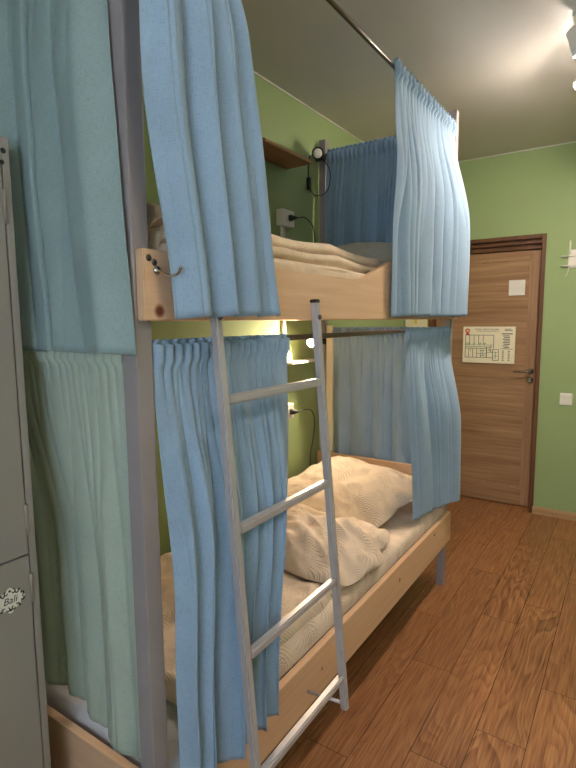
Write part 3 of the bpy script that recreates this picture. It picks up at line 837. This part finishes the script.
def socket(y, z, label, w=.085):
    t = thing('wall_socket', label, 'socket', (XL, y, z))
    obj('box', box(B(), (XL, y - w / 2, z - .045), (XL + .045, y + w / 2, z + .045), .005), M['white'], t)
    bm = B(); lathe(bm, [(.026, 0), (.026, .003), (.021, .003), (.019, .001)], aim((XL + .045, y, z), (1, 0, 0)), 24); obj('outlet', bm, M['white'], t)
    return t
socket(2.50, 2.10, 'white wall socket with black plug above the blanket of the upper bunk', .12)
socket(2.50, 1.005, 'white wall socket with black plug above the lower bunk')
t = obj('cable_duct', box(B(), (XL, 2.48, .50), (XL + .016, 2.51, 2.054), .002), M['white'])
tag(t, 'narrow white cable duct running up the green wall inside the bunk', 'cable duct')

def plug_cable(pts, y, z, label):
    t = thing('power_cable', label, 'cable', (XL + .05, y, z))
    bm = B(); lathe(bm, [(.017, 0), (.018, .012), (.012, .03), (.006, .042), (.005, .05)], aim((XL + .047, y, z), (1, .4, 0)), 16); obj('plug', bm, M['black'], t)
    bm = B(); tube(bm, spline(pts, 8), .0032, 8); obj('cord', bm, M['black'], t)
x = XL + .09
plug_cable([(x, 2.52, 2.10), (x + .02, 2.57, 2.105), (x + .02, 2.65, 2.07), (x, 2.71, 2.0), (x - .02, 2.745, 1.90), (x - .03, 2.75, 1.80)], 2.50, 2.10, 'black cable arching down from the upper wall socket behind the blanket')
plug_cable([(x, 2.52, 1.005), (x + .01, 2.58, 1.01), (x + .005, 2.66, .99), (x - .01, 2.72, .92), (x - .03, 2.735, .80), (x - .04, 2.72, .70), (x - .03, 2.70, .58)], 2.50, 1.005, 'black cable curving down from the lower wall socket to the pillow')

def clip_lamp(p, d, label, lit):
    """black clip-on spot: clamp on the rear post, swivel neck, round head"""
    p = Vector(p); d = Vector(d).normalized()
    t = thing('clip_lamp', label, 'lamp', p)
    h = obj('lamp_head', B(), M['black'], t); bpy.data.objects.remove(h)
    bm = B(); lathe(bm, [(.010, -.055), (.022, -.050), (.027, -.030), (.033, -.004), (.036, 0), (.036, .006), (.030, .006), (.028, .001)], aim(p, d), 24); head = obj('lamp_head', bm, M['black'], t)
    bm = B(); lathe(bm, [(.027, .0), (.024, .006), (.012, .010), (.002, .011)], aim(p, d), 20); obj('bulb', bm, M['lampglow'] if lit else M['white'], head)
    cl = Vector((RXB - .02, FY0 + .02, p.z + .0))
    bm = B(); tube(bm, spline([p - d * .045, p - d * .05 + Vector((0, .03, -.01)), cl + Vector((0.0, -.05, 0))], 6), .006, 8); obj('neck', bm, M['black'], t)
    bm = B(); box(bm, (RXA - .006, FY0 - .034, p.z - .018), (RXB + .010, FY0 - .001, p.z + .018), .004); obj('clamp', bm, M['black'], t)
    return t
t = clip_lamp((-1.615, 2.760, 2.505), (.80, -1, -.25), 'black clip-on lamp, unlit, at the rear post top of the upper bunk', False)
bm = B(); tube(bm, spline([(-1.62, 2.82, 2.49), (-1.595, 2.85, 2.45), (-1.585, 2.86, 2.38), (-1.60, 2.84, 2.30), (-1.64, 2.79, 2.275), (-1.66, 2.75, 2.30), (-1.66, 2.73, 2.36), (-1.655, 2.73, 2.48), (-1.63, 2.78, 2.50)], 8), .0035, 8)
obj('cord', bm, M['black'], t)
bm = B(); box(bm, (-1.671, 2.722, 2.30), (-1.649, 2.744, 2.37), .005); obj('cord_switch', bm, M['black'], t)
LP = Vector((-1.585, 2.632, 1.402)); LD = Vector((.30, -1, -.40)).normalized()
clip_lamp(LP, LD, 'small lit clip-on lamp glowing beside the ladder under the upper board', True)

# ------------------------------------------------------------------ locker
LXF, LY1, LY0, LZ, LXB = -1.136, .640, .225, 1.921, -1.690
t = thing('locker', 'tall grey metal two-door locker at the left by the bunk', 'locker', ((LXF + LXB) / 2, (LY0 + LY1) / 2, 0))
bm = B()
box(bm, (LXB, LY0, .0), (LXF - .018, LY1, LZ), .002)                               # carcass
box(bm, (LXF - .018, LY1 - .0165, .0), (LXF, LY1, LZ), .002); box(bm, (LXF - .018, LY0, .0), (LXF, LY0 + .028, LZ), .002)
box(bm, (LXF - .018, LY0 + .028, LZ - .055), (LXF, LY1 - .0165, LZ), .002); box(bm, (LXF - .018, LY0 + .028, .0), (LXF, LY1 - .0165, .07), .002)
obj('body', bm, M['locker'], t)
bm = B(); box(bm, (LXF - .0179, LY0 + .028, .07), (LXF - .012, LY1 - .0165, LZ - .055)); obj('gap_backing', bm, M['dark'], t)
zd = 1.000
doors = []
for z0, z1 in ((.0745, zd - .002), (zd + .002, LZ - .0595)):
    d = obj('door', box(B(), (LXF - .012, LY0 + .031, z0), (LXF, LY1 - .0195, z1), .0015), M['locker'], t); doors.append(d)
    for zz in ((.17, .919) if z0 < .5 else (1.083, 1.777)):
        bm = B(); tube(bm, [(LXF + .001, LY1 - .0180, zz - .035), (LXF + .001, LY1 - .0180, zz + .035)], .0042, 10); obj('hinge', bm, M['locker'], d)
    bm = B(); box(bm, (LXF - .001, LY0 + .06, (z0 + z1) / 2 - .05), (LXF + .012, LY0 + .08, (z0 + z1) / 2 + .05), .004); obj('handle', bm, M['screw'], d)
for zz, yy in ((LZ - .026, LY1 - .022), (LZ - .048, LY1 - .030)):
    pass
bm = B(); lathe(bm, [(.006, 0), (.006, .0006)], aim((LXF - .0002, LY1 - .013, LZ - .029), (1, 0, 0)), 12); lathe(bm, [(.005, 0), (.005, .0006)], aim((LXF - .0002, LY1 - .017, LZ - .053), (1, 0, 0)), 12)
obj('bolt_hole', bm, M['dark'], t)

def bali():
    yc, zc = .571, .910
    bm = B(); X0 = LXF + .0004
    # white die-cut backing with a scalloped outline
    b = bmesh.new(); vs = []
    n = 120
    for k in range(n):
        a = 2 * PI * k / n; r = 1 + .10 * math.cos(8 * a) + .05 * math.cos(4 * a)
        vs.append((yc + .0475 * r * math.cos(a), zc + .042 * r * math.sin(a)))
    prism(bm, vs, 'x', X0, X0 + .0007, 0, 0)
    R = Matrix(((0, 0, 1, 0), (1, 0, 0, 0), (0, 1, 0, 0), (0, 0, 0, 1)))     # text x->+y, y->+z, normal->+x
    text_bm(bm, 'Bali', .036, Matrix.Translation((X0 + .0008, yc - .001, zc)) @ R, 1, .0004, 'CENTER', .25)
    def curl(cy, cz, r, a0, sgn, w=.0028):
        pts = []
        for k in range(16):
            q = k / 15; a = a0 + sgn * q * 5.2; rr = r * (1 - .72 * q)
            pts.append((X0 + .001, cy + rr * math.cos(a), cz + rr * math.sin(a)))
        tube(bm, pts, [w * (.5 + .8 * math.sin(PI * min(1, .15 + k / 15))) * .6 for k in range(16)], 6, True, 1)
    for sy in (-1, 1):
        for dz, s2 in ((.031, 1), (-.031, -1)):
            curl(yc + sy * .012, zc + dz, .009, PI / 2 - s2 * sy * .3, -sy * s2)
            curl(yc + sy * .027, zc + dz * .86, .0075, PI / 2 + sy, sy * s2)
        curl(yc + sy * .044, zc + .012, .009, -PI / 2, sy); curl(yc + sy * .044, zc - .010, .009, PI / 2, -sy)
        lathe(bm, [(.0042, 0), (.0042, .0012)], aim((X0 + .0003, yc + sy * .034, zc + .030), (1, 0, 0)), 12, 1)
        lathe(bm, [(.0042, 0), (.0042, .0012)], aim((X0 + .0003, yc + sy * .034, zc - .030), (1, 0, 0)), 12, 1)
    for s in (1, -1): lathe(bm, [(.0045, 0), (.0045, .0012)], aim((X0 + .0003, yc, zc + s * .036), (1, 0, 0)), 12, 1)
    for v in bm.verts: v.co = Vector((v.co.x, yc + (v.co.y - yc) * .62, zc + (v.co.z - zc) * .62))
    o = obj('sticker', bm, [M['white'], M['black']], doors[0]); o['label'] = 'white sticker with black ornamental lettering'
bali()

# ------------------------------------------------------------------ ceiling spotlights
def spot_fixture(cx, ys, label, dirs, mat):
    t = thing('ceiling_spotlight', label, 'ceiling light', (cx, sum(ys) / len(ys), ZC))
    obj('mounting_bar', box(B(), (cx - .02, min(ys) - .08, ZC - .022), (cx + .02, max(ys) + .08, ZC), .004), M['white'], t)
    for y, d in zip(ys, dirs):
        d = Vector(d).normalized(); p = Vector((cx, y, ZC - .085))
        bm = B(); tube(bm, [(cx, y, ZC - .02), (cx, y, ZC - .07)], .007, 8); obj('stem', bm, M['chrome'], t)
        bm = B(); lathe(bm, [(.012, -.055), (.030, -.05), (.034, -.02), (.045, .045), (.045, .05), (.040, .05), (.036, .03)], aim(p, d), 24); h = obj('lamp_head', bm, M['white'], t)
        prof = [(.012, .02)] + [(.033 * math.sin(q), .040 - .033 * math.cos(q)) for q in [PI * (.2 + .8 * k / 9) for k in range(10)]]
        bm = B(); lathe(bm, prof[:-1] + [(.001, .073)], aim(p, d), 20); obj('bulb', bm, mat, h)
spot_fixture(-.275, (2.66, 3.05), 'ceiling spotlight bar with a glaring bulb at the upper right', ((.5, .35, -1), (-.2, -.2, -1)), M['bulb'])
spot_fixture(.55, (.2, .6), 'added fill spotlight bar out of view, nearer the window', ((.1, -.3, -1), (-.2, .2, -1)), M['bulb_fill'])  # unseen bar, added to fill in light

# glow of the clip lamp
li = bpy.data.lights.new('clip_lamp_light', 'SPOT'); li.energy = 30; li.color = (1, .82, .56); li.shadow_soft_size = .022
li.spot_size = math.radians(170); li.spot_blend = .2
lo = bpy.data.objects.new('clip_lamp_light', li); C.objects.link(lo); lo.location = LP + LD * .022
lo.rotation_euler = LD.to_track_quat('-Z', 'Y').to_euler()

# ------------------------------------------------------------------ daylight
wd = bpy.data.worlds.new('sky'); bpy.context.scene.world = wd; wd.use_nodes = True
bg = wd.node_tree.nodes['Background']; bg.inputs[0].default_value = (.70, .84, 1.0, 1); bg.inputs[1].default_value = 7
po = bpy.data.lights.new('window_portal', 'AREA'); po.shape = 'RECTANGLE'; po.size = WX1 - WX0; po.size_y = WZ1 - WZ0; po.cycles.is_portal = True
p = bpy.data.objects.new('window_portal', po); C.objects.link(p); p.location = ((WX0 + WX1) / 2, YF - .09, (WZ0 + WZ1) / 2)
p.rotation_euler = Vector((0, 1, 0)).to_track_quat('-Z', 'Z').to_euler()

# ------------------------------------------------------------------ camera
f_px, yaw, pit, rol = 520.393, .587098, .1205047, -.0076291
fw = Vector((-math.sin(yaw) * math.cos(pit), math.cos(yaw) * math.cos(pit), -math.sin(pit)))
r = Vector((math.cos(yaw), math.sin(yaw), 0)); u = r.cross(fw)
r2 = r * math.cos(rol) + u * math.sin(rol); u2 = -r * math.sin(rol) + u * math.cos(rol)
cam = bpy.data.cameras.new('camera'); co = bpy.data.objects.new('camera', cam); C.objects.link(co)
mw = Matrix((r2, u2, -fw)).transposed().to_4x4(); mw.translation = (0, 0, 1.53)
co.matrix_world = mw
cam.sensor_fit = 'VERTICAL'; cam.sensor_height = 36; cam.lens = f_px * 36 / 768; cam.clip_start = .02
bpy.context.scene.camera = co
vs = bpy.context.scene.view_settings
vs.view_transform = 'Standard'; vs.look = 'None'; vs.gamma = 1; vs.exposure = 0.3; vs.use_curve_mapping = False
